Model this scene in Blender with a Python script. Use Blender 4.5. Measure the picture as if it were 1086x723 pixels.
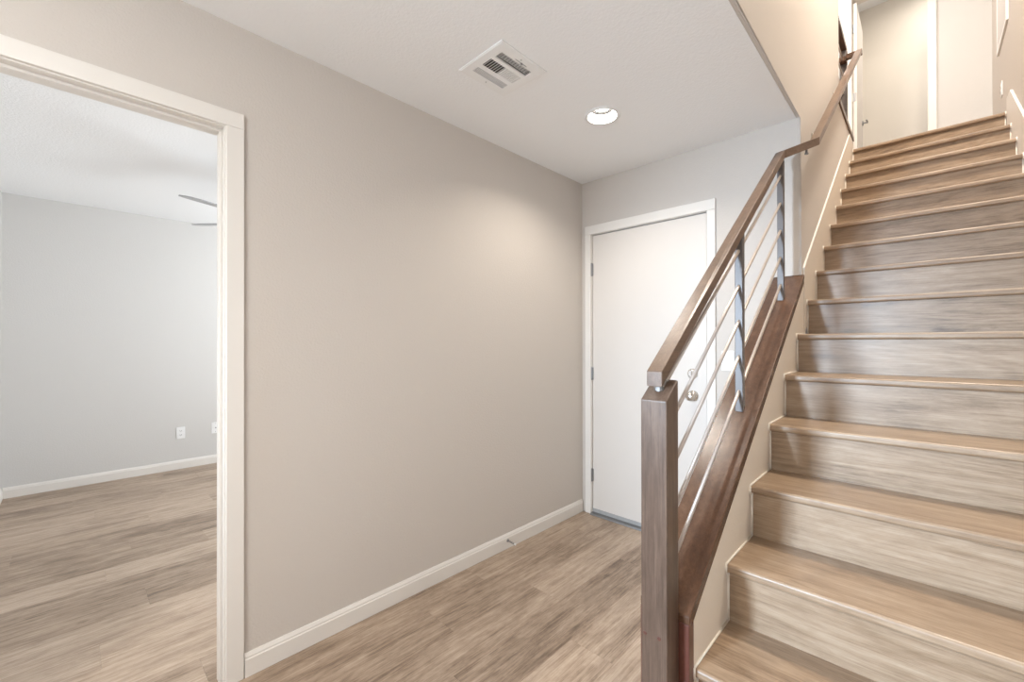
import bpy, bmesh, math, random
from mathutils import Vector, Matrix
random.seed(7)
S = bpy.context.scene
for o in list(bpy.data.objects): bpy.data.objects.remove(o)
COL = S.collection

# ------------------------------------------------------------ camera
yaw, pitch, roll = math.radians(44.015), math.radians(.1726), math.radians(.0726)
cam = bpy.data.objects.new('camera', bpy.data.cameras.new('camera')); COL.objects.link(cam)
cam.location = (0, 0, 1.2563)
cam.rotation_mode = 'XYZ'
cam.matrix_world = (Matrix.Translation(cam.location) @ Matrix.Rotation(yaw, 4, 'Z')
                    @ Matrix.Rotation(math.pi/2 + pitch, 4, 'X') @ Matrix.Rotation(-roll, 4, 'Z'))
cam.data.sensor_fit = 'HORIZONTAL'; cam.data.sensor_width = 36
cam.data.lens = 453.36/1086*36
cam.data.clip_start = .02
S.camera = cam

# ------------------------------------------------------------ view, world, lights
S.view_settings.view_transform = 'Standard'
try: S.view_settings.look = 'None'
except Exception: pass
S.view_settings.gamma = 1; S.view_settings.use_curve_mapping = False
S.view_settings.exposure = 0.16
W = bpy.data.worlds.new('world'); S.world = W; W.use_nodes = True
W.node_tree.nodes['Background'].inputs[0].default_value = (.75, .87, 1, 1)
W.node_tree.nodes['Background'].inputs[1].default_value = 1.0

def area(name, loc, direction, sx, sy, power, color, shape='RECTANGLE', spread=180):
    d = bpy.data.lights.new(name, 'AREA'); d.shape = shape; d.size = sx
    if shape in ('RECTANGLE', 'ELLIPSE'): d.size_y = sy
    d.energy = power; d.color = color; d.spread = math.radians(spread)
    o = bpy.data.objects.new(name, d); COL.objects.link(o); o.location = loc
    o.rotation_euler = Vector(direction).to_track_quat('-Z', 'Y').to_euler()
    return o
COOL = (.80, .90, 1.0); WARM = (1.0, .80, .58); SOFT = (1.0, .93, .85)
area('daylight_entry', (-1.40, -3.17, 1.60), (1.35, 5.0, -.75), .40, .80, 30, (.62, .80, 1.0), spread=50)
area('added_side_fill', (.40, -1.75, 1.50), (-1, .35, .80), 1.3, 1.2, 52, (.90, .96, 1.0))  # added fill, unseen, to brighten the left wall and ceiling
area('daylight_left_room', (-3.4, 3.26, 1.45), (-.15, -1, .6), 1.7, 1.3, 106, (.90, .955, 1.0))
area('ceiling_lamp_stairwell', (.22, 2.9, 5.30), (0, 0, -1), .35, .35, 125, (1, .92, .81), 'DISK')
area('ceiling_lamp_landing', (-.9, 5.0, 5.30), (0, 0, -1), .3, .3, 34, (1, .95, .90), 'DISK')
area('ceiling_lamp_upper_room', (.30, 6.25, 5.30), (0, 0, -1), .8, .8, 16, (1, .93, .84), 'DISK')
area('ceiling_lamp_entry', (-.75, -1.3, 2.42), (0, 0, -1), .3, .3, 36, (1, .945, .875), 'DISK')

# ------------------------------------------------------------ materials
def nt(name):
    m = bpy.data.materials.new(name); m.use_nodes = True
    return m, m.node_tree.nodes, m.node_tree.links, m.node_tree.nodes['Principled BSDF']
def plain(name, col, rough=.5, metal=0, bump=0, bscale=120, coat=0, spec=.5):
    m, N, L, b = nt(name)
    b.inputs['Base Color'].default_value = (*col, 1); b.inputs['Roughness'].default_value = rough
    b.inputs['Metallic'].default_value = metal
    b.inputs['Specular IOR Level'].default_value = spec
    if coat: b.inputs['Coat Weight'].default_value = coat; b.inputs['Coat Roughness'].default_value = .15
    n = N.new('ShaderNodeTexNoise'); n.inputs['Scale'].default_value = bscale; n.inputs['Detail'].default_value = 3
    tc = N.new('ShaderNodeTexCoord'); L.new(tc.outputs['Object'], n.inputs['Vector'])
    if bump:
        bp = N.new('ShaderNodeBump'); bp.inputs['Strength'].default_value = bump; bp.inputs['Distance'].default_value = .002
        L.new(n.outputs['Fac'], bp.inputs['Height']); L.new(bp.outputs['Normal'], b.inputs['Normal'])
    else:
        mr = N.new('ShaderNodeMapRange'); mr.inputs['To Min'].default_value = max(rough-.03, 0); mr.inputs['To Max'].default_value = rough+.03
        L.new(n.outputs['Fac'], mr.inputs['Value']); L.new(mr.outputs[0], b.inputs['Roughness'])
    return m
def ramp(N, L, src, stops):
    r = N.new('ShaderNodeValToRGB'); e = r.color_ramp.elements
    e[0].position = stops[0][0]; e[0].color = (*stops[0][1], 1)
    e[1].position = stops[-1][0]; e[1].color = (*stops[-1][1], 1)
    for p, c in stops[1:-1]:
        x = e.new(p); x.color = (*c, 1)
    L.new(src, r.inputs[0]); return r
def wood(name, stops, axis, rough=.4, planks=None, seam=(.12, .08, .05), grain=1.0, rnd=.25, coat=0, figure=.5):
    """axis: index of the grain direction. planks=(length,width) lays boards along the grain."""
    m, N, L, b = nt(name)
    tc = N.new('ShaderNodeTexCoord'); sep = N.new('ShaderNodeSeparateXYZ'); L.new(tc.outputs['Object'], sep.inputs[0])
    others = [i for i in range(3) if i != axis]
    cmb = N.new('ShaderNodeCombineXYZ')
    L.new(sep.outputs[axis], cmb.inputs[0]); L.new(sep.outputs[others[0]], cmb.inputs[1]); L.new(sep.outputs[others[1]], cmb.inputs[2])
    oi = N.new('ShaderNodeObjectInfo')
    w = N.new('ShaderNodeMath'); w.operation = 'MULTIPLY'; w.inputs[1].default_value = 40; L.new(oi.outputs['Random'], w.inputs[0])
    tone = oi.outputs['Random']
    if planks:
        at = N.new('ShaderNodeAttribute'); at.attribute_name = 'plank'
        w2 = N.new('ShaderNodeMath'); w2.operation = 'MULTIPLY_ADD'; w2.inputs[1].default_value = 37
        L.new(at.outputs['Fac'], w2.inputs[0]); L.new(w.outputs[0], w2.inputs[2]); w = w2; tone = at.outputs['Fac']
    def noise(sc, scale, det, dist, rgh=.6):
        mp = N.new('ShaderNodeMapping'); mp.inputs['Scale'].default_value = sc; L.new(cmb.outputs[0], mp.inputs[0])
        n = N.new('ShaderNodeTexNoise'); n.noise_dimensions = '4D'
        n.inputs['Scale'].default_value = scale; n.inputs['Detail'].default_value = det
        n.inputs['Roughness'].default_value = rgh; n.inputs['Distortion'].default_value = dist
        L.new(mp.outputs[0], n.inputs['Vector']); L.new(w.outputs[0], n.inputs['W']); return n
    broad = noise((2.0, 8, 8), 1.3, 9, .8, .70)
    fine = noise((3, 130, 130), 1.7, 3, .2, .8)
    mid = noise((1.1, 36, 36), 1.4, 7, .35, .70)
    cath = noise((.9, 5.5, 5.5), 1.0, 1.2, .3)
    mott = noise((16, 60, 60), 1.0, 4, .5, .7)
    knot = noise((5, 15, 15), 1.0, 4, .8, .6)
    # contour rings of a smooth field: the cathedral figure of flat-sawn oak
    mu = N.new('ShaderNodeMath'); mu.operation = 'MULTIPLY'; mu.inputs[1].default_value = 95; L.new(cath.outputs['Fac'], mu.inputs[0])
    sn = N.new('ShaderNodeMath'); sn.operation = 'SINE'; L.new(mu.outputs[0], sn.inputs[0])
    def madd(a, k, c):
        q = N.new('ShaderNodeMath'); q.operation = 'MULTIPLY_ADD'; q.inputs[1].default_value = k
        L.new(a, q.inputs[0])
        if isinstance(c, (int, float)): q.inputs[2].default_value = c
        else: L.new(c, q.inputs[2])
        return q.outputs[0]
    v = madd(broad.outputs['Fac'], 1.15, .5-.575)
    v = madd(fine.outputs['Fac'], 1.0*grain, v)
    v = madd(v, 1.0, -.5*grain)
    v = madd(mid.outputs['Fac'], .9*grain, v)
    v = madd(mott.outputs['Fac'], .55*grain, v)
    v = madd(v, 1.0, -.725*grain-.5*rnd)
    v = madd(sn.outputs[0], .07*figure, v)
    v = madd(tone, rnd, v)
    kr = N.new('ShaderNodeMapRange'); kr.inputs['From Min'].default_value = .66; kr.inputs['From Max'].default_value = .76
    kr.inputs['To Min'].default_value = 0; kr.inputs['To Max'].default_value = 1; L.new(knot.outputs['Fac'], kr.inputs['Value'])
    v = madd(kr.outputs[0], -.30, v)
    r = ramp(N, L, v, stops)
    colr = r.outputs[0]
    L.new(colr, b.inputs['Base Color'])
    b.inputs['Roughness'].default_value = rough
    if coat: b.inputs['Coat Weight'].default_value = coat; b.inputs['Coat Roughness'].default_value = .22
    bp = N.new('ShaderNodeBump'); bp.inputs['Strength'].default_value = .25; bp.inputs['Distance'].default_value = .001
    L.new(fine.outputs['Fac'], bp.inputs['Height']); L.new(bp.outputs['Normal'], b.inputs['Normal'])
    return m
WALL = plain('wall_paint', (.61, .562, .515), .75, bump=.55, bscale=110, spec=.25)
WALL2 = WALL
ROOMW = plain('room_wall_paint', (.64, .625, .605), .8, bump=.5, bscale=110, spec=.2)
CEIL = plain('ceiling_paint', (.90, .905, .91), .85, bump=.7, bscale=90, spec=.2)
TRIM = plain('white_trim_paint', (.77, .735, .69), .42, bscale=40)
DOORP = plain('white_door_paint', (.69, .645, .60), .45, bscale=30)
CAULK = plain('caulk', (.80, .73, .64), .5, bscale=60)
PLATE = plain('white_plastic', (.85, .85, .85), .35)
METALW = plain('white_enamel', (.87, .87, .865), .4)
DARK = plain('dark_void', (.02, .02, .02), .8)
NICKEL = plain('satin_nickel', (.62, .58, .54), .28, 1.0)
STEEL = plain('dull_steel', (.30, .30, .30), .4, .9)
ROD = plain('brushed_rod', (.56, .49, .44), .40, .7)
FANB = plain('fan_blade_grey', (.40, .40, .41), .5)
SEAL_GAP = plain('grey_seal_gap_shade', (.36, .36, .36), .6)
FLOOR = wood('plank_floor', [(.0, (.10, .067, .045)), (.28, (.25, .178, .125)), (.55, (.40, .300, .220)), (.95, (.57, .455, .355))], 1,
             .42, planks=(1.22, .182), seam=(.13, .09, .065), rnd=.30, figure=.25)
STAIR = wood('stair_oak', [(.0, (.11, .066, .038)), (.34, (.245, .165, .104)), (.62, (.33, .235, .157)), (1.0, (.44, .335, .24))], 0,
             .36, rnd=.15, grain=.9, figure=.6)
STAIRR = wood('stair_riser_oak', [(.0, (.095, .058, .034)), (.34, (.235, .160, .100)), (.62, (.325, .232, .155)), (1.0, (.44, .34, .245))], 0,
             .36, rnd=.2, grain=.9, figure=.9)
RAILW = wood('dark_rail_wood', [(.1, (.045, .020, .011)), (.5, (.095, .046, .025)), (.9, (.155, .085, .050))], 1, .27, grain=.6, rnd=.1, coat=0, figure=.3)
POSTW = wood('dark_post_wood', [(.1, (.045, .022, .013)), (.5, (.090, .046, .027)), (.9, (.15, .085, .053))], 2, .27, grain=.8, rnd=.1, coat=.15, figure=.3)
HANDW = wood('handrail_wood', [(.1, (.065, .036, .021)), (.5, (.140, .086, .055)), (.9, (.215, .142, .097))], 1, .36, grain=.6, rnd=.1, figure=.3)
NEWW = wood('newel_wood', [(.1, (.045, .027, .018)), (.5, (.095, .060, .042)), (.9, (.16, .108, .078))], 2, .33, grain=.9, rnd=.1, figure=.3)
ENDW = wood('reddish_post_wood', [(.1, (.05, .014, .010)), (.5, (.095, .030, .020)), (.9, (.15, .055, .036))], 2, .3, grain=.5, rnd=.1, coat=.4, figure=.3)
GLASS, N_, L_, b_ = nt('window_glass')
b_.inputs['Base Color'].default_value = (.95, .98, 1, 1); b_.inputs['Roughness'].default_value = .02
b_.inputs['Transmission Weight'].default_value = 1
def emis(name, col, st):
    m, N, L, b = nt(name); b.inputs['Base Color'].default_value = (.9, .9, .9, 1)
    b.inputs['Emission Color'].default_value = (*col, 1); b.inputs['Emission Strength'].default_value = st
    return m
BALU = plain('grey_metal_post', (.13, .115, .11), .42, .15)
RINGSH = plain('lens_shade_black', (.012, .012, .012), .8, spec=.1)
CREAM = plain('cream_skirt_paint', (.74, .66, .565), .55, bump=.3, bscale=110)
SEAMM = plain('plank_seam', (.085, .060, .045), .7)
LENS = emis('lamp_lens', (1, .95, .88), 12)

# ------------------------------------------------------------ helpers
def link(name, bm, mat, parent=None, smooth=False, bevel=0, segs=2):
    """bm in world coordinates; vertices are moved into the parent's frame."""
    off = Vector((0, 0, 0)); p = parent; rot = None
    while p is not None:
        if p.get('_local'): off = Vector((0, 0, 0)); break
        off += p.location; p = p.parent
    bmesh.ops.recalc_face_normals(bm, faces=bm.faces)
    if off.length: bmesh.ops.translate(bm, verts=bm.verts, vec=-off)
    me = bpy.data.meshes.new(name); bm.to_mesh(me); bm.free()
    me.materials.append(mat)
    o = bpy.data.objects.new(name, me); COL.objects.link(o)
    if parent: o.parent = parent
    if smooth:
        for f in me.polygons: f.use_smooth = True
    if bevel:
        md = o.modifiers.new('bevel', 'BEVEL'); md.width = bevel; md.segments = segs; md.limit_method = 'ANGLE'; md.angle_limit = math.radians(35)
    return o
def struct(name, bm, mat, parent=None, **k):
    o = link(name, bm, mat, parent, **k)
    if parent is None: o['kind'] = 'structure'
    return o
def thing(name, label, cat, loc, group=None, kind=None):
    o = bpy.data.objects.new(name, None); COL.objects.link(o); o.location = loc; o.empty_display_size = .1
    if label: o['label'] = label; o['category'] = cat
    if group: o['group'] = group
    if kind: o['kind'] = kind
    return o
def box(bm, a, b):
    x0, x1 = sorted((a[0], b[0])); y0, y1 = sorted((a[1], b[1])); z0, z1 = sorted((a[2], b[2]))
    v = [bm.verts.new(p) for p in ((x0,y0,z0),(x1,y0,z0),(x1,y1,z0),(x0,y1,z0),(x0,y0,z1),(x1,y0,z1),(x1,y1,z1),(x0,y1,z1))]
    for f in ((0,3,2,1),(4,5,6,7),(0,1,5,4),(1,2,6,5),(2,3,7,6),(3,0,4,7)): bm.faces.new([v[i] for i in f])
    return v
def B(*boxes):
    bm = bmesh.new()
    for a, b in boxes: box(bm, a, b)
    return bm
def prism(bm, pts, axis, a, b):
    """pts: 2-D polygon in the two other axes (in x,y,z order), extruded along axis from a to b."""
    def mk(p, t):
        q = list(p); q.insert(axis, t); return bm.verts.new(q)
    A = [mk(p, a) for p in pts]; C = [mk(p, b) for p in pts]; n = len(pts)
    bm.faces.new(A); bm.faces.new(C[::-1])
    for i in range(n): bm.faces.new((A[i], C[i], C[(i+1) % n], A[(i+1) % n]))
    return bm
def P(pts, axis, a, b): return prism(bmesh.new(), pts, axis, a, b)
def tube(bm, p0, p1, r, n=16, r1=None):
    p0, p1 = Vector(p0), Vector(p1); d = (p1-p0).normalized()
    u = d.orthogonal().normalized(); v = d.cross(u); r1 = r if r1 is None else r1
    A = [bm.verts.new(p0+(u*math.cos(t)+v*math.sin(t))*r) for t in [2*math.pi*i/n for i in range(n)]]
    C = [bm.verts.new(p1+(u*math.cos(t)+v*math.sin(t))*r1) for t in [2*math.pi*i/n for i in range(n)]]
    bm.faces.new(A[::-1]); bm.faces.new(C)
    for i in range(n): bm.faces.new((A[i], A[(i+1) % n], C[(i+1) % n], C[i]))
def lathe(bm, origin, axis, prof, n=28):
    """prof: (distance along axis, radius)"""
    o = Vector(origin); d = Vector(axis).normalized(); u = d.orthogonal().normalized(); v = d.cross(u)
    rings = []
    for t, r in prof:
        if r < 1e-6: rings.append([bm.verts.new(o+d*t)])
        else: rings.append([bm.verts.new(o+d*t+(u*math.cos(a)+v*math.sin(a))*r) for a in [2*math.pi*i/n for i in range(n)]])
    for A, C in zip(rings, rings[1:]):
        for i in range(n):
            j = (i+1) % n
            if len(A) == 1 and len(C) == 1: continue
            if len(A) == 1: bm.faces.new((A[0], C[i], C[j]))
            elif len(C) == 1: bm.faces.new((A[i], A[j], C[0]))
            else: bm.faces.new((A[i], A[j], C[j], C[i]))
def sweep(bm, path, prof, ups, cyc=True):
    """mitred sweep of a 2-D profile (side, up) along path; the section stays plumb."""
    path = [Vector(p) for p in path]; n = len(path); rings = []
    for i, p in enumerate(path):
        d0 = (p-path[i-1]) if i else None; d1 = (path[i+1]-p) if i < n-1 else None
        def side(d): return Vector((d.y, -d.x, 0)).normalized()
        if d0 is None: s = side(d1)
        elif d1 is None: s = side(d0)
        else:
            s0, s1 = side(d0), side(d1); s = (s0+s1).normalized(); s = s/max(.3, s.dot(s0))
        rings.append([bm.verts.new(p+s*a+Vector((0, 0, 1))*b) for a, b in prof])
    m = len(prof)
    bm.faces.new(rings[0][::-1]); bm.faces.new(rings[-1])
    for A, C in zip(rings, rings[1:]):
        for i in range(m): bm.faces.new((A[i], A[(i+1) % m], C[(i+1) % m], C[i]))

# ------------------------------------------------------------ measures
XL, XLB = -1.844, -1.944            # left wall, its room side
YB = 2.666                          # wall with the white door
XS = -.463                          # wall beside the stairs (stair side)
XK = -.4555                         # face of skirt board and curb
XR, XRW = .437, .449                # right skirt face, right wall
CH = 2.44; UF = 2.959; UC = 5.40    # hall ceiling, upper floor, upper ceiling
RUN, RISE = .2593, .1849
SL = RISE/RUN
Y0, Z0 = 1.1813, .3706              # nosing index 0
YE = 5.85                           # wall at the end of the landing
RX0, RY0, RY1 = -5.344, -.385, 3.40 # left room
YF = -3.2                           # wall behind the camera
def nose(i): return Y0+i*RUN, Z0+i*RISE

# ------------------------------------------------------------ room shell
def planked_floor(name, x0, x1, y0, y1, z=0, t=.06, wd=.2, ln=1.215, ph=-1.481, known={}):
    """boards laid along y, each its own face with its own tone, bevelled joints showing the dark seam"""
    bm = bmesh.new(); lay = bm.faces.layers.float.new('plank'); rr = random.Random(11)
    for f in box(bm, (x0, y0, z-t), (x1, y1, z-.0011)): pass
    for f in bm.faces: f.material_index = 1
    g = .0010
    for row in range(math.floor((x0-ph)/wd), math.ceil((x1-ph)/wd)):
        a, b = max(x0, ph+row*wd)+g, min(x1, ph+(row+1)*wd)-g
        if b-a < .004: continue
        y = known.get(row, rr.uniform(0, ln)); y -= math.ceil((y-y0)/ln)*ln
        while y < y1:
            c, d = max(y0, y)+g, min(y1, y+ln)-g
            if d-c > .004:
                v = [bm.verts.new(p) for p in ((a, c, z), (b, c, z), (b, d, z), (a, d, z))]
                q = [bm.verts.new((p[0]+dx, p[1]+dy, z-.001)) for p, dx, dy in (((a, c), -g, -g), ((b, c), g, -g), ((b, d), g, g), ((a, d), -g, g))]
                tone = rr.random(); fs = [bm.faces.new(v)]
                for i in range(4): fs.append(bm.faces.new((q[i], q[(i+1) % 4], v[(i+1) % 4], v[i])))
                for f in fs: f[lay] = tone
            y += ln
    o = struct(name, bm, FLOOR); o.data.materials.append(SEAMM)
    return o
planked_floor('floor', -5.47, .57, YF-.12, YB+.13, known={-1: 1.163, -2: 1.527, 0: 1.660, 1: 2.222, 2: 1.475, -11: .263, -9: .136, -7: .270, -15: .128, -13: .400, -5: .087, -3: .360, 3: 1.05, -4: 1.02, -6: .74, -8: .95, -10: .62, -12: .98, -14: .80})
# upper landing floor
struct('floor_upper', P([(-1.80, 4.02), (-.58, 4.02), (-.58, 4.86), (XRW, 4.86), (XRW, 6.9), (-1.80, 6.9)], 2, UF-.30, UF), FLOOR)
# left wall with the opening
OY0, OY1, OZ = -.385, .413, 2.067
struct('wall_left', B(((XL, YF, 0), (XLB, OY0, CH)), ((XL, OY1, 0), (XLB, YB, CH)), ((XL, OY0, OZ), (XLB, OY1, CH))), WALL)
# wall with door
DX0, DX1, DZ = -1.761, -.942, 2.042
struct('wall_back', B(((XLB, YB, 0), (DX0-.03, YB+.12, CH+.2)), ((DX1+.03, YB, 0), (-.58, YB+.12, CH+.2)), ((DX0-.03, YB, DZ+.03), (DX1+.03, YB+.12, CH+.2))), WALL)
# partition beside the stairs: hangs over the hall ceiling edge, stands from the door wall to the landing
bm = P([(.40, CH), (YB, CH), (YB, 0), (4.86, 0), (4.86, 3.05), (4.02, 3.05), (4.02, UC), (.40, UC)], 0, -.58, XS)
ed = []
for e in bm.edges:
    a, b = e.verts[0].co, e.verts[1].co
    if abs(a.x-XS) < 1e-5 and abs(b.x-XS) < 1e-5:
        if abs(a.z-CH) < 1e-4 and abs(b.z-CH) < 1e-4: ed.append(e)
        if abs(a.y-YB) < 1e-4 and abs(b.y-YB) < 1e-4: ed.append(e)
        if abs(a.y-4.02) < 1e-4 and abs(b.y-4.02) < 1e-4: ed.append(e)
bmesh.ops.bevel(bm, geom=ed, offset=.020, segments=5, profile=.5, affect='EDGES')
o = struct('wall_stair_side', bm, WALL2)
# curb under the railing
cy0, cy1 = 1.182, YB
struct('wall_curb', P([(cy0, 0), (cy1, 0), (cy1, SL*cy1-.342), (cy0, SL*cy0-.342)], 0, -.582, XK), CREAM)
struct('wall_right', B(((XRW, YF, 0), (XRW+.12, -2.45, UC)), ((XRW, -1.05, 0), (XRW+.12, YE, UC)), ((XRW, -2.45, 0), (XRW+.12, -1.05, .85)), ((XRW, -2.45, 2.15), (XRW+.12, -1.05, UC))), WALL2)
struct('wall_front', B(((-1.844, YF-.12, 0), (-1.65, YF, CH)), ((-1.15, YF-.12, 0), (XRW, YF, CH)), ((-1.65, YF-.12, 2.05), (-1.15, YF, CH)), ((-1.65, YF-.12, 0), (-1.15, YF, 1.15))), WALL)
LX, LY, LH = -1.210, 1.933, .0755           # downlight hole
VX0, VX1, VY0, VY1 = -1.4345, -1.1985, 1.186, 1.430   # duct hole
bm = bmesh.new()
xs = sorted([XL, VX0, VX1, LX-.14, LX+.14, -.486, XRW]); ys = sorted([YF, .40, VY0, VY1, LY-.14, LY+.14, YB])
for i in range(len(xs)-1):
    for j in range(len(ys)-1):
        cx_, cy_ = (xs[i]+xs[i+1])/2, (ys[j]+ys[j+1])/2
        if cx_ > -.486 and cy_ > .40: continue
        if VX0 < cx_ < VX1 and VY0 < cy_ < VY1: continue
        if abs(cx_-LX) < .14 and abs(cy_-LY) < .14: continue
        bm.faces.new([bm.verts.new((x, y, CH-.0015)) for x, y in ((xs[i], ys[j]), (xs[i], ys[j+1]), (xs[i+1], ys[j+1]), (xs[i+1], ys[j]))])
n = 64
def sq(a):
    c, q = math.cos(a), math.sin(a); k = .14/max(abs(c), abs(q)); return (LX+c*k, LY+q*k, CH-.0015)
for i in range(n):
    a0_, a1_ = 2*math.pi*i/n, 2*math.pi*(i+1)/n
    bm.faces.new([bm.verts.new(p) for p in ((LX+LH*math.cos(a0_), LY+LH*math.sin(a0_), CH-.0015), (LX+LH*math.cos(a1_), LY+LH*math.sin(a1_), CH-.0015), sq(a1_), sq(a0_))])
bmesh.ops.remove_doubles(bm, verts=bm.verts, dist=1e-5)
bmesh.ops.recalc_face_normals(bm, faces=bm.faces)
ex = bmesh.ops.extrude_face_region(bm, geom=bm.faces[:])
bmesh.ops.translate(bm, verts=[v for v in ex['geom'] if isinstance(v, bmesh.types.BMVert)], vec=(0, 0, .0015))
struct('ceiling', bm, CEIL)
struct('ceiling_upper', B(((-1.80, .40, UC), (1.7, 7.0, UC+.06))), CEIL)
struct('wall_front_upper', B(((-.58, .28, CH+.002), (XRW, .40, UC))), WALL2)
# end wall of the landing with doorway
EX0, EX1, EZ = -.555, .026, 4.925
struct('wall_end', B(((-1.80, YE, UF), (EX0-.02, YE+.11, UC)), ((EX1+.02, YE, UF), (XRW+.12, YE+.11, UC)), ((EX0-.02, YE, EZ+.02), (EX1+.02, YE+.11, UC))),
       plain('landing_wall_paint', (.62, .61, .60), .75, bump=.5, bscale=110, spec=.2))
struct('wall_landing_left', B(((-1.92, 4.02, UF), (-1.80, 7.0, UC))), WALL2)
struct('wall_landing_front', B(((-1.80, 3.90, UF), (-.58, 4.02, UC))), WALL2)
struct('wall_upper_room', B(((-1.80, 6.90, UF), (1.70, 7.0, UC)), ((1.60, YE+.11, UF), (1.70, 6.90, UC)), ((-.75, YE+.11, UF), (-.65, 6.90, UC))), 
       plain('upper_room_paint', (.72, .67, .60), .75, bump=.4, bscale=110, spec=.2))
struct('floor_upper_room', B(((XRW, YE+.11, UF-.05), (1.70, 6.9, UF))), FLOOR)
# left room
struct('wall_room_far', B(((RX0-.12, RY0-.12, 0), (RX0, RY1+.12, 2.47))), ROOMW)
struct('wall_room_near', B(((RX0, RY0-.12, 0), (XLB, RY0, 2.47))), ROOMW)
struct('wall_room_window_side', B(((RX0, RY1, 0), (-4.3, RY1+.12, 2.47)), ((-2.5, RY1, 0), (XLB, RY1+.12, 2.47)), ((-4.3, RY1, 0), (-2.5, RY1+.12, .8)), ((-4.3, RY1, 2.15), (-2.5, RY1+.12, 2.47))), ROOMW)
struct('wall_room_hall_side', B(((XLB, YB+.12, 0), (XLB+.1, RY1+.12, 2.47))), ROOMW)
struct('ceiling_room', B(((RX0-.12, RY0-.12, 2.47), (XLB, RY1+.12, 2.53))), CEIL)
struct('floor_room', B(((RX0-.1, YB+.13, -.06), (XLB+.1, RY1+.12, 0))), FLOOR)
# windows (behind the camera and in the left room)
def window(n, x0, x1, z0, z1, yy, out):
    w = struct('window_%d' % n, B(((x0, yy, z0), (x0+.05, yy+out*.08, z1)), ((x1-.05, yy, z0), (x1, yy+out*.08, z1)), ((x0+.05, yy, z0), (x1-.05, yy+out*.08, z0+.05)),
              ((x0+.05, yy, z1-.05), (x1-.05, yy+out*.08, z1)), ((x0+.05, yy+out*.02, (z0+z1)/2-.02), (x1-.05, yy+out*.06, (z0+z1)/2+.02))), TRIM)
    link('pane', B(((x0+.05, yy+out*.062, z0+.05), (x1-.05, yy+out*.068, z1-.05))), GLASS, w)
window(1, -1.65, -1.15, 1.15, 2.05, YF, -1);  window(3, -4.3, -2.5, .8, 2.15, RY1, 1)

w = struct('window_2', B(((XRW, -2.45, .85), (XRW+.08, -2.40, 2.15)), ((XRW, -1.10, .85), (XRW+.08, -1.05, 2.15)), ((XRW, -2.40, .85), (XRW+.08, -1.10, .90)), ((XRW, -2.40, 2.10), (XRW+.08, -1.10, 2.15)), ((XRW+.02, -1.77, .90), (XRW+.06, -1.73, 2.10))), TRIM)  # unseen window, added to go with the side fill light
link('pane', B(((XRW+.062, -2.40, .90), (XRW+.068, -1.10, 2.10))), GLASS, w)

# ------------------------------------------------------------ baseboards
def bb_profile(side, base):   # (x or y offset outward, z)
    s = side
    return [(base, .001), (base+s*.0125, .001), (base+s*.0125, .066), (base+s*.0095, .070), (base+s*.0095, .076), (base+s*.006, .084), (base+s*.004, .0885), (base, .0885)]
def bb(name, side, base, axis, a, b):
    if axis == 'y': struct(name, P(bb_profile(side, base), 1, a, b), TRIM)
    else: struct(name, P(bb_profile(side, base), 0, a, b), TRIM)
bb('baseboard_left', 1, XL, 'y', .457, YB-.0125)
bb('baseboard_back', -1, YB, 'x', -.889, -.585)
bb('baseboard_room_far', 1, RX0, 'y', RY0+.0125, RY1)
bb('baseboard_room_near', 1, RY0, 'x', RX0+.0125, XLB-.015)

# ------------------------------------------------------------ casing around the opening to the left room
def casing_frame(bm, plane_axis, base, s, lo, hi, top, w, t, bottom=0):
    """flat casing with a small inner bead, mitred look; legs + head. plane_axis 0: lies in x=base plane."""
    def bx(h0, h1, z0, z1, t):
        if plane_axis == 0: box(bm, (base, h0, z0), (base+s*t, h1, z1))
        else: box(bm, (h0, base, z0), (h1, base+s*t, z1))
    for (a, b) in ((lo-w, lo), (hi, hi+w)):
        bx(a, b, bottom, top, t)
    bx(lo-w, hi+w, top, top+w, t)
bm = bmesh.new(); casing_frame(bm, 0, XL, 1, -.377, .397, 2.052, .0575, .013, .001)
t1 = struct('trim_1', bm, TRIM, bevel=.0025)
JY0, JY1, JZ = -.365, .393, 2.047
bm = B(((XL+.001, OY0, .001), (XLB-.001, JY0, JZ)), ((XL+.001, JY1, .001), (XLB-.001, OY1, JZ)), ((XL+.001, OY0, JZ), (XLB-.001, OY1, OZ)))
link('jamb', bm, TRIM, t1, bevel=.001)
xs0, xs1 = -1.872, -1.906
bm = B(((xs0, JY1, .001), (xs1, JY1-.010, JZ-.010)), ((xs0, JY0, .001), (xs1, JY0+.010, JZ-.010)), ((xs0, JY0, JZ-.010), (xs1, JY1, JZ)))
link('door_stop_strip', bm, TRIM, t1, bevel=.002)
bm = bmesh.new(); casing_frame(bm, 0, XLB, -1, JY0-.006, .399, 2.053, .0575, .012, .001)
struct('trim_2', bm, TRIM, bevel=.002)

# ------------------------------------------------------------ white door
SY = YB+.008
d1 = thing('door_1', None, None, (DX0, SY, 0), kind='structure')
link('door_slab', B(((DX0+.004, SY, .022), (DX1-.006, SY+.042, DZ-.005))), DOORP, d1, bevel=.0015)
link('gap_shade_strip', B(((DX1-.0058, SY+.012, .022), (DX1-.0002, SY+.040, DZ-.0002)), ((DX0+.0002, SY+.012, .022), (DX0+.0038, SY+.040, DZ-.0002)), ((DX0+.004, SY+.012, DZ-.0048), (DX1-.006, SY+.040, DZ-.0002))), SEAL_GAP, d1)  # grey filler in the slab gaps, put in for their dark shade line
bm = bmesh.new()
def bx(a, b): box(bm, a, b)
bx((DX0-.050, YB-.014, .001), (DX0-.002, YB, DZ+.003)); bx((DX1+.002, YB-.014, .001), (DX1+.051, YB, DZ+.003)); bx((DX0-.050, YB-.014, DZ+.003), (DX1+.051, YB, DZ+.067))
link('door_casing', bm, TRIM, d1, bevel=.003)
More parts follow.
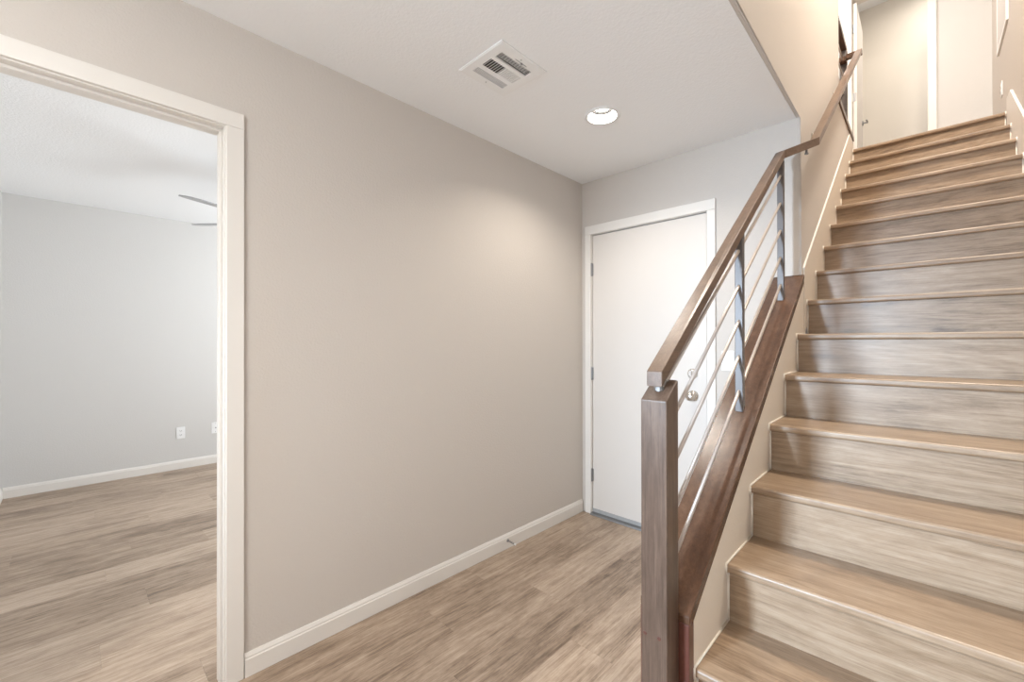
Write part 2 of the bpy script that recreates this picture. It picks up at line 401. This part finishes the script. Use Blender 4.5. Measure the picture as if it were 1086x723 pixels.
bm = B(((DX0-.030, YB, .001), (DX0, YB+.11, DZ)), ((DX1, YB, .001), (DX1+.030, YB+.11, DZ)), ((DX0-.030, YB, DZ), (DX1+.030, YB+.11, DZ+.030)),
       ((DX0, SY+.045, .001), (DX1, YB+.11, DZ)))
link('door_jamb', bm, TRIM, d1)
link('threshold', P([(YB-.030, .001), (YB-.026, .010), (YB+.004, .016), (YB+.05, .016), (YB+.05, .001)], 0, DX0+.001, DX1-.001), STEEL, d1)
link('door_sweep', B(((DX0+.004, SY-.006, .0165), (DX1-.004, SY-.0005, .040))), SEAL_GAP, d1)
for z in (1.789, 1.026, .284):
    bm = B(((DX0-.004, SY-.010, z-.045), (DX0+.010, SY+.001, z+.045)))
    tube(bm, (DX0+.001, SY-.012, z-.047), (DX0+.001, SY-.012, z+.047), .006, 12)
    link('hinge', bm, STEEL, d1, bevel=.0008)
kx = -1.030
bm = bmesh.new(); lathe(bm, (kx, SY, .925), (0, -1, 0), [(0, .033), (.004, .033), (.008, .028), (.010, .014), (.028, .012), (.034, .020), (.042, .0275), (.052, .028), (.062, .023), (.067, .012), (.068, 0)])
link('door_knob', bm, NICKEL, d1, smooth=True)
bm = bmesh.new(); lathe(bm, (kx-.002, SY, 1.062), (0, -1, 0), [(0, .031), (.006, .031), (.014, .027), (.018, .022), (.018, 0)])
box(bm, (kx-.006, SY-.036, 1.044), (kx+.002, SY-.017, 1.080))
link('deadbolt', bm, NICKEL, d1)

# ------------------------------------------------------------ light switch by the door
sw = thing('light_switch', 'white rocker light switch plate on the wall beside the white door', 'light switch', (-.826, YB, 1.147))
link('cover_plate', B(((-.861, YB-.006, 1.090), (-.791, YB, 1.205))), PLATE, sw, bevel=.002)
link('rocker', B(((-.842, YB-.010, 1.115), (-.810, YB-.006, 1.180))), PLATE, sw, bevel=.001)

# ------------------------------------------------------------ outlets
def outlet(name, label, cat, x, y, z, s, kind='duplex', group=None):
    t = thing(name, label, cat, (x, y, z), group)
    link('cover_plate', B(((x, y-.035, z-.0575), (x+s*.006, y+.035, z+.0575))), PLATE, t, bevel=.002)
    if kind == 'duplex':
        for dz in (-.020, .020):
            bm = P([(y-.016, z+dz-.009), (y-.010, z+dz-.0145), (y+.010, z+dz-.0145), (y+.016, z+dz-.009), (y+.016, z+dz+.009), (y+.010, z+dz+.0145), (y-.010, z+dz+.0145), (y-.016, z+dz+.009)], 0, x+s*.006, x+s*.0085)
            r = link('socket', bm, PLATE, t)
            bm = B(((x+s*.0085, y-.0075, z+dz-.004), (x+s*.0092, y-.0050, z+dz+.006)), ((x+s*.0085, y+.0050, z+dz-.004), (x+s*.0092, y+.0075, z+dz+.006)), ((x+s*.0085, y-.002, z+dz-.011), (x+s*.0092, y+.002, z+dz-.007)))
            link('slots', bm, DARK, r)
    else:
        bm = bmesh.new(); tube(bm, (x+s*.006, y, z), (x+s*.016, y, z), .0055, 12)
        link('coax_jack', bm, STEEL, t)
        for dz in (-.042, .042):
            bm = bmesh.new(); tube(bm, (x+s*.006, y, z+dz), (x+s*.0068, y, z+dz), .003, 10)
            link('screw', bm, STEEL, t)
    return t
outlet('power_outlet', 'white two-socket power outlet low on the grey wall of the left room', 'power outlet', RX0, .771, .358, 1)
outlet('cable_jack_plate', 'white wall plate with one round cable jack, near the door casing', 'wall plate', RX0, 1.062, .369, 1, 'coax')
outlet('power_outlet', 'white power outlet above the stairs, low on the right wall below the air grille', 'power outlet', XRW, 5.17, 3.27, -1)

# ------------------------------------------------------------ ceiling fan in the left room
fc = Vector((-3.606, 1.115, 2.47))
fan = thing('ceiling_fan', 'grey-bladed ceiling fan in the left room, two blade tips showing past the casing', 'ceiling fan', fc)
bm = bmesh.new(); lathe(bm, fc, (0, 0, -1), [(0, .065), (.02, .062), (.05, .03), (.05, 0)]); link('canopy', bm, METALW, fan, smooth=True)
bm = bmesh.new(); tube(bm, fc-Vector((0, 0, .04)), fc-Vector((0, 0, .22)), .012); link('downrod', bm, METALW, fan)
bm = bmesh.new(); lathe(bm, fc-Vector((0, 0, .20)), (0, 0, -1), [(0, 0), (0, .05), (.02, .10), (.09, .10), (.12, .07), (.13, .05), (.13, 0)]); link('motor_housing', bm, METALW, fan, smooth=True)
bm = bmesh.new(); lathe(bm, fc-Vector((0, 0, .33)), (0, 0, -1), [(0, 0), (0, .075), (.03, .08), (.07, .055), (.085, 0)]); link('lamp_bowl', bm, PLATE, fan, smooth=True)
a0 = math.atan2(.485-fc.y, -3.35-fc.x)
for k in range(5):
    a = a0 + k*2*math.pi/5
    pts = [(.15, -.045), (.30, -.060), (.60, -.068), (.665, -.055), (.68, -.02), (.665, .040), (.60, .062), (.30, .055), (.15, .045)]
    bm = bmesh.new(); prism(bm, pts, 2, -.003, .003)
    M = Matrix.Translation(fc-Vector((0, 0, .29))) @ Matrix.Rotation(a, 4, 'Z') @ Matrix.Rotation(math.radians(-10), 4, 'X')
    bmesh.ops.transform(bm, matrix=M, verts=bm.verts); bl = link('blade', bm, FANB, fan, bevel=.001)
    bm = bmesh.new(); prism(bm, [(.08, -.018), (.20, -.028), (.20, .028), (.08, .018)], 2, .004, .009)
    bmesh.ops.transform(bm, matrix=M, verts=bm.verts); link('blade_bracket', bm, METALW, bl)

# ------------------------------------------------------------ ceiling air register
vx0, vy0, vs, vt = -1.1885, 1.176, .264, .256       # u along +y, v along -x
def V(u, v, z): return (vx0-v*vt, vy0+u*vs, z)
zc = CH-.0015
vent = thing('ceiling_vent', 'square white stamped air register with dark louvre slots in the hall ceiling', 'air vent', (vx0-vt/2, vy0+vs/2, zc))
bm = bmesh.new(); banks = [(.15, .835, .165, .32), (.14, .475, .395, .615), (.495, .835, .395, .615), (.13, .82, .705, .845)]
us = sorted({0, 1} | {b[0] for b in banks} | {b[1] for b in banks}); vs_ = sorted({0, 1} | {b[2] for b in banks} | {b[3] for b in banks})
for i in range(len(us)-1):
    for j in range(len(vs_)-1):
        cu, cv = (us[i]+us[i+1])/2, (vs_[j]+vs_[j+1])/2
        if any(b[0] < cu < b[1] and b[2] < cv < b[3] for b in banks): continue
        box(bm, V(us[i], vs_[j], zc-.007), V(us[i+1], vs_[j+1], zc-.0045))
bmesh.ops.remove_doubles(bm, verts=bm.verts, dist=1e-5)
link('face_plate', bm, METALW, vent)
bm = bmesh.new()
for a, b in (((-.02, -.02), (1.02, 0)), ((-.02, 1), (1.02, 1.02)), ((-.02, 0), (0, 1)), ((1, 0), (1.02, 1))):
    box(bm, V(a[0], a[1], zc-.0045), V(b[0], b[1], zc)); 
link('rim', bm, METALW, vent)
bm = bmesh.new(); q0 = V(.04, .045, zc-.004); q1 = V(.955, .955, zc+.14)
for k_, (a, b) in enumerate((((q0[0], q0[1], q0[2]), (q0[0]-.002, q1[1], q1[2])), ((q1[0], q0[1], q0[2]), (q1[0]+.002, q1[1], q1[2])), ((q0[0], q0[1], q0[2]), (q1[0], q0[1]+.002, q1[2])),
                            ((q0[0], q1[1], q0[2]), (q1[0], q1[1]-.002, q1[2])), ((q0[0], q0[1], q1[2]), (q1[0], q1[1], q1[2]+.002)))): box(bm, a, b)
link('duct_box', bm, DARK, vent)
def slats(u0, u1, v0, v1, n, along, lean, off=0.0, hh=.0095):
    bm = bmesh.new(); z0, z1 = zc-.0066+off, zc-.0066+off+hh; th = .0014
    for k in range(n):
        t = (k+.5)/n
        if along == 'u':
            x = vx0-(v0+(v1-v0)*t)*vt
            prism(bm, [(x-th, z0), (x+th, z0), (x+th+lean, z1), (x-th+lean, z1)], 1, vy0+u0*vs, vy0+u1*vs)
        else:
            y = vy0+(u0+(u1-u0)*t)*vs
            prism(bm, [(y-th, z0), (y+th, z0), (y+th+lean, z1), (y-th+lean, z1)], 0, vx0-v0*vt, vx0-v1*vt)
    return bm
link('louvre', slats(.15, .835, .165, .32, 4, 'u', -.009), METALW, vent)
link('louvre', slats(.15, .835, .165, .32, 12, 'v', .002, .0105, .009), METALW, vent)
link('louvre', slats(.14, .475, .395, .615, 7, 'v', .009), METALW, vent)
def bars(u0, u1, v0, v1, n, along, gap):
    bm = bmesh.new(); L = (v1-v0) if along == 'u' else (u1-u0); T = vt if along == 'u' else vs
    for k in range(n+1):
        a = (k-.5)/n*L + gap/2/T; b = (k+.5)/n*L - gap/2/T; a, b = max(a, 0), min(b, L)
        if along == 'u': box(bm, V(u0, v0+a, zc-.0068), V(u1, v0+b, zc-.0048))
        else: box(bm, V(u0+a, v0, zc-.0068), V(u0+b, v1, zc-.0048))
    return bm
link('louvre', bars(.495, .835, .395, .615, 8, 'v', .0034), METALW, vent)
link('louvre', bars(.13, .82, .705, .845, 5, 'u', .0036), METALW, vent)
link('damper_lever', B((V(.41, .118, zc-.0085), V(.67, .126, zc-.0070)), (V(.54, .110, zc-.014), V(.56, .130, zc-.0070))), STEEL, vent)
for (u, v) in ((.49, .915), (.49, .07)):
    bm = bmesh.new(); tube(bm, V(u, v, zc-.0082), V(u, v, zc-.0070), .0028, 10); link('screw', bm, STEEL, vent)

# ------------------------------------------------------------ recessed ceiling light (real lamp)
lc = Vector((-1.210, 1.933, zc))
can = thing('recessed_light', 'round white recessed downlight, lit, in the hall ceiling', 'ceiling light', lc)
bm = bmesh.new(); lathe(bm, lc, (0, 0, -1), [(0, .0945), (.004, .092), (.006, .084), (.005, .074), (.001, .0715), (-.050, .052), (-.052, .050), (-.052, .054), (-.002, .0745), (0, .0745)], 56)
link('trim_ring', bm, METALW, can, smooth=True)
bm = bmesh.new(); lathe(bm, lc, (0, 0, 1), [(.046, 0), (.047, .030), (.051, .0515), (.058, .0515), (.058, 0)], 40)
link('lens', bm, LENS, can)
bm = bmesh.new(); lathe(bm, lc, (0, 0, 1), [(.0360, .0575), (.0360, .0440), (.0375, .0430), (.0430, .0440), (.0430, .0545)], 48); link('lens_shade_ring', bm, RINGSH, can, smooth=True)  # black ring stands for the shaded line around the lens
lamp = area('downlight_lamp', lc, (0, 0, -1), .076, .076, 9, (1, .92, .82), 'DISK')
lamp.parent = can; lamp.location = (0, 0, .0385)

# ------------------------------------------------------------ spring door stop
ds = thing('door_stop', 'small spring door stop screwed to the baseboard of the left wall', 'door stop', (XL+.0125, 1.856, .050))
bm = bmesh.new(); lathe(bm, (XL+.0125, 1.856, .050), (1, 0, 0), [(0, .009), (.003, .009), (.007, .005), (.007, 0)], 16); link('base', bm, STEEL, ds)
bm = bmesh.new(); pts = []
n = 140
for i in range(n+1):
    t = i/n; a = t*2*math.pi*12; r = .0042
    pts.append(Vector((XL+.018+.052*t, 1.856+r*math.cos(a), .050+r*math.sin(a)-.004*t)))
for i in range(n):
    tube(bm, pts[i], pts[i+1], .0009, 5)
link('spring', bm, STEEL, ds)
bm = bmesh.new(); lathe(bm, (XL+.070, 1.856, .046), (1, 0, 0), [(0, 0), (0, .0055), (.008, .0055), (.010, .003), (.010, 0)], 14); link('rubber_tip', bm, PLATE, ds)

# ------------------------------------------------------------ staircase
st = thing('staircase', 'straight flight of oak-look plank stairs rising to the upper landing', 'stairs', (0, Y0-RUN, 0))
TT = .028
for i in range(-1, 15):
    y, z = nose(i)
    yn = nose(i+1)[0]+.024 if i < 14 else y+.045
    seg = 6; nd = .052
    # tread board behind the nosing
    t = link('tread', B(((XK+.001, y+nd, z-TT), (XR, yn, z))), STAIR, st) if i < 14 else None
    pr = [(y+nd, z-TT), (y+.010, z-TT)]
    for k in range(seg+1):
        a = -math.pi/2 - math.pi/2*k/seg; pr.append((y+.010+.010*math.cos(a), z-TT+.010+.010*math.sin(a)))
    for k in range(seg+1):
        a = math.pi - math.pi/2*k/seg; pr.append((y+.009+.009*math.cos(a), z-.009+.009*math.sin(a)))
    pr.append((y+nd, z+.0006))
    link('nosing', P(pr, 0, XK+.001, XR), STAIR, t or st)
    zr = z-RISE if i > -1 else .001
    link('riser', B(((XK+.001, y+.022, zr), (XR, y+.024+.012, z-TT))), STAIRR, st)
# sealant bead along both ends of every step
def bead(x, s):
    bm = bmesh.new(); r = .0035
    for i in range(-1, 15):
        y, z = nose(i)
        pts = [(y+.021, (z-RISE)+.001), (y+.021, z-TT-.001), (y-.001, z-TT-.001), (y-.001, z+.001), (y+RUN+.021, z+.001)]
        if i == 14: pts = pts[:-1]
        for a, b in zip(pts, pts[1:]):
            tube(bm, (x, a[0], max(a[1], .004)), (x, b[0], max(b[1], .004)), r, 8)
    return bm
link('sealant_bead', bead(XK+.002, 1), CAULK, st, smooth=True)
link('sealant_bead', bead(XR-.002, -1), CAULK, st, smooth=True)

# skirt boards on the walls beside the stairs
def skirt(x0, x1, ya, yb, off):
    yt = 4.62; zt = SL*yt+off
    yt2 = yb
    return P([(ya, SL*ya-.62), (ya, SL*ya+off), (yt, zt), (yt2, zt), (yt2, UF-.30), (4.4, UF-.62)], 0, x0, x1)
struct('trim_3', skirt(XS, XK, YB+.022, 4.83, -.278), CREAM)
struct('trim_4', P([(.70, 0), (.70, .25), (.90, SL*.9-.258), (4.62, SL*4.62-.258), (4.80, UF+.09), (4.80, UF-.3), (1.1, 0)], 0, XR, XRW), TRIM)
bm = bmesh.new(); box(bm, (XS+.001, 0, 0), (XK+.0005, 1, 1)); bm.free()
# white strip along the left skirt's top: its lit edge put into the colour
ya, yb = YB+.022, 4.62
struct('trim_5', P([(ya, SL*ya-.278), (ya, SL*ya-.268), (yb, SL*yb-.268), (4.83, SL*yb-.268), (4.83, SL*yb-.278), (yb, SL*yb-.278)], 0, XS, XK+.001), TRIM)

# ------------------------------------------------------------ stair railing
NX0, NX1, NY0, NY1 = -.5525, -.4800, 1.071, 1.1435
rail = thing('stair_railing', 'dark brown wooden stair railing with five metal rods, newel post and capped curb', 'railing', (-.5165, 1.10, 0))
nzt = lambda y: 1.103+.71*(y-NY0)
link('newel_post', P([(NY0, .001), (NY1, .001), (NY1, nzt(NY1)), (NY0, nzt(NY0))], 0, NX0, NX1), NEWW, rail, bevel=.0035, segs=3)
nw = rail.children[-1] if rail.children else None
nw = [c for c in COL.objects if c.name == 'newel_post'][0]
for (x, z) in ((-.541, .479), (-.502, .481)):
    bm = bmesh.new(); lathe(bm, (x, NY0-.0001, z), (0, -1, 0), [(0, .0052), (.0006, .0050), (.0012, .003), (.0012, 0)], 16)
    link('screw_plug', bm, ENDW, nw)
bm = bmesh.new(); tube(bm, (-.517, 1.107, 1.118), (-.517, 1.107, 1.162), .008, 14); tube(bm, (-.517, 1.107, 1.126), (-.517, 1.107, 1.136), .013, 14)
link('mounting_bolt', bm, STEEL, rail)
# cap board + front cladding of the curb
CX0, CX1 = -.592, -.4515
cu, cl = -.292, -.341
cyA = 1.1445
zcap = lambda y, o: SL*y+o
# two-layer cap
link('cap_board', P([(cyA, zcap(cyA, cu-.022)), (YB-.001, zcap(YB, cu-.022)), (YB-.001, zcap(YB, cu)), (cyA, zcap(cyA, cu))], 0, CX0, CX1), RAILW, rail, bevel=.003)
link('cap_lower_board', P([(cyA+.034, zcap(cyA+.034, cl)), (YB-.001, zcap(YB, cl)), (YB-.001, zcap(YB, cu-.0225)), (cyA+.004, zcap(cyA+.004, cu-.0225))], 0, CX0+.002, CX1-.002), RAILW, rail, bevel=.002)
link('end_board', P([(cyA, .001), (cyA+.019, .001), (cyA+.019, zcap(cyA+.019, cu-.0235)), (cyA, zcap(cyA, cu-.0235))], 0, CX0, CX1-.001), ENDW, rail, bevel=.002)
link('end_board', P([(cyA+.0195, .001), (cyA+.037, .001), (cyA+.037, zcap(cyA+.037, cl)), (cyA+.0195, zcap(cyA+.0195, cl))], 0, CX0+.002, CX1-.003), ENDW, rail, bevel=.002)
# handrail, jog and wall rail in one run
RW, RH = .0215, .041
hp = [(-.517, 1.078, 1.179), (-.517, 2.463, 2.206), (-.405, 2.660, 2.302), (-.405, 4.742, 2.302+SL*(4.742-2.660))]
bm = bmesh.new()
sweep(bm, hp, [(-RW, -RH), (RW, -RH), (RW, 0), (-RW, 0)], None)
link('handrail', bm, HANDW, rail, bevel=.0018, segs=2)
# posts and rods
posts = []
for (ya, yb) in ((1.794, 1.822), (2.460, 2.487)):
    hz = lambda y: 1.179-RH+(2.206-1.179)/(2.463-1.078)*(y-1.078)
    yy = min(yb, 2.463)
    link('baluster', P([(ya, zcap(ya, cu)), (yb, zcap(yb, cu)), (yb, hz(yy)-.001), (ya, hz(ya)-.001)], 0, -.531, -.503), BALU, rail, bevel=.002)
for k in range(5):
    o0 = .327-.1355*k
    ya, yb = NY1-.001, 2.461
    bm = bmesh.new(); tube(bm, (-.517, ya, SL*ya+o0), (-.517, yb, SL*yb+o0), .0060, 16)
    link('rod', bm, ROD, rail, smooth=True)
# wall brackets, on the wall side of the rail, and the peg under the jog
for y in (2.95, 3.75, 4.50):
    z = 2.302+SL*(y-2.660)-RH-.028
    bm = bmesh.new(); tube(bm, (XS+.0005, y, z), (XS+.006, y, z), .014, 20); tube(bm, (XS+.006, y, z), (-.415, y, z), .005, 12); tube(bm, (-.416, y, z-.003), (-.416, y, z+.031), .005, 12)
    link('wall_bracket', bm, NICKEL, rail)
bm = bmesh.new(); tube(bm, (-.432, 2.612, 2.215), (-.432, 2.612, 2.2425), .0055, 12); tube(bm, (-.432, 2.612, 2.213), (-.432, 2.612, 2.219), .009, 12)
link('mounting_peg', bm, STEEL, rail)

# ------------------------------------------------------------ guard railing of the upper landing
lr = thing('landing_railing', 'short dark guard railing at the top of the stairs, ending in a grey post', 'railing', (-.51, 4.4, 3.05))
link('cap_board', B(((-.592, 4.025, 3.0505), (-.4515, 4.885, 3.088))), RAILW, lr, bevel=.003)
link('top_rail', B(((-.545, 4.03, 3.870), (-.497, 4.885, 3.912))), RAILW, lr, bevel=.003)
link('newel_post', B(((-.548, 4.825, 3.088), (-.494, 4.879, 3.870))), BALU, lr, bevel=.002)
for k in range(5):
    bm = bmesh.new(); z = 3.20+k*.14; tube(bm, (-.521, 4.03, z), (-.521, 4.826, z), .0064, 12); link('rod', bm, ROD, lr, smooth=True)
zz = 2.302+SL*(4.742-2.660)
link('rail_return', B(((-.493, 4.743, zz-.041), (-.3835, 4.785, zz))), RAILW, lr, bevel=.003)
link('return_block', B(((-.545, 4.765, zz-.041), (-.4935, 4.824, zz))), RAILW, lr, bevel=.002)

# ------------------------------------------------------------ doorway at the end of the landing
bm = bmesh.new(); casing_frame(bm, 1, YE, -1, EX0-.004, EX1+.004, EZ+.004, .058, .014, UF+.001)
t6 = struct('trim_6', bm, TRIM, bevel=.002)
link('jamb', B(((EX0-.02, YE, UF+.001), (EX0, YE+.109, EZ)), ((EX1, YE, UF+.001), (EX1+.02, YE+.109, EZ)), ((EX0-.02, YE, EZ), (EX1+.02, YE+.109, EZ+.02))), TRIM, t6)
d2 = thing('door_2', None, None, (EX0, YE+.02, UF), kind='structure')
link('door_slab', B(((EX0+.002, YE+.03, UF+.012), (EX0+.037, YE+.63, EZ-.02))), DOORP, d2, bevel=.001)
for z in (4.63, 3.894, 3.16):
    bm = B(((EX0+.003, YE+.0275, z-.045), (EX0+.032, YE+.0298, z+.045))); tube(bm, (EX0+.002, YE+.022, z-.045), (EX0+.002, YE+.022, z+.045), .005, 10)
    link('hinge', bm, STEEL, d2)
hx, hy, hz_ = EX0+.037, YE+.57, 3.80
bm = bmesh.new(); lathe(bm, (hx, hy, hz_), (1, 0, 0), [(0, .027), (.006, .027), (.010, .022), (.010, .010), (.048, .009), (.048, 0)], 20)
tube(bm, (hx+.045, hy+.008, hz_), (hx+.045, hy-.055, hz_), .0085, 12); tube(bm, (hx+.045, hy-.055, hz_), (hx+.042, hy-.10, hz_-.010), .0085, 12, .006)
link('lever_handle', bm, STEEL, d2)

# ------------------------------------------------------------ return air grille on the right wall upstairs
g = thing('return_air_grille', 'white louvred return air grille high on the right wall above the landing', 'air vent', (XRW, 5.09, 3.63))
gy0, gy1, gz0, gz1 = 4.80, 5.375, 3.632, 4.25; GT = .012
bm = B(((XRW-GT, gy0, gz0), (XRW, gy0+.03, gz1)), ((XRW-GT, gy1-.03, gz0), (XRW, gy1, gz1)), ((XRW-GT, gy0+.03, gz0), (XRW, gy1-.03, gz0+.03)), ((XRW-GT, gy0+.03, gz1-.03), (XRW, gy1-.03, gz1)))
link('frame', bm, METALW, g, bevel=.002)
link('backing', B(((XRW-.003, gy0+.03, gz0+.03), (XRW-.001, gy1-.03, gz1-.03))), METALW, g)
bm = bmesh.new(); k = 0; z = gz0+.036
while z < gz1-.04:
    prism(bm, [(XRW-.011, z+.014), (XRW-.0095, z+.015), (XRW-.005, z+.001), (XRW-.0065, z)], 1, gy0+.03, gy1-.03); z += .0125
link('louvres', bm, METALW, g)
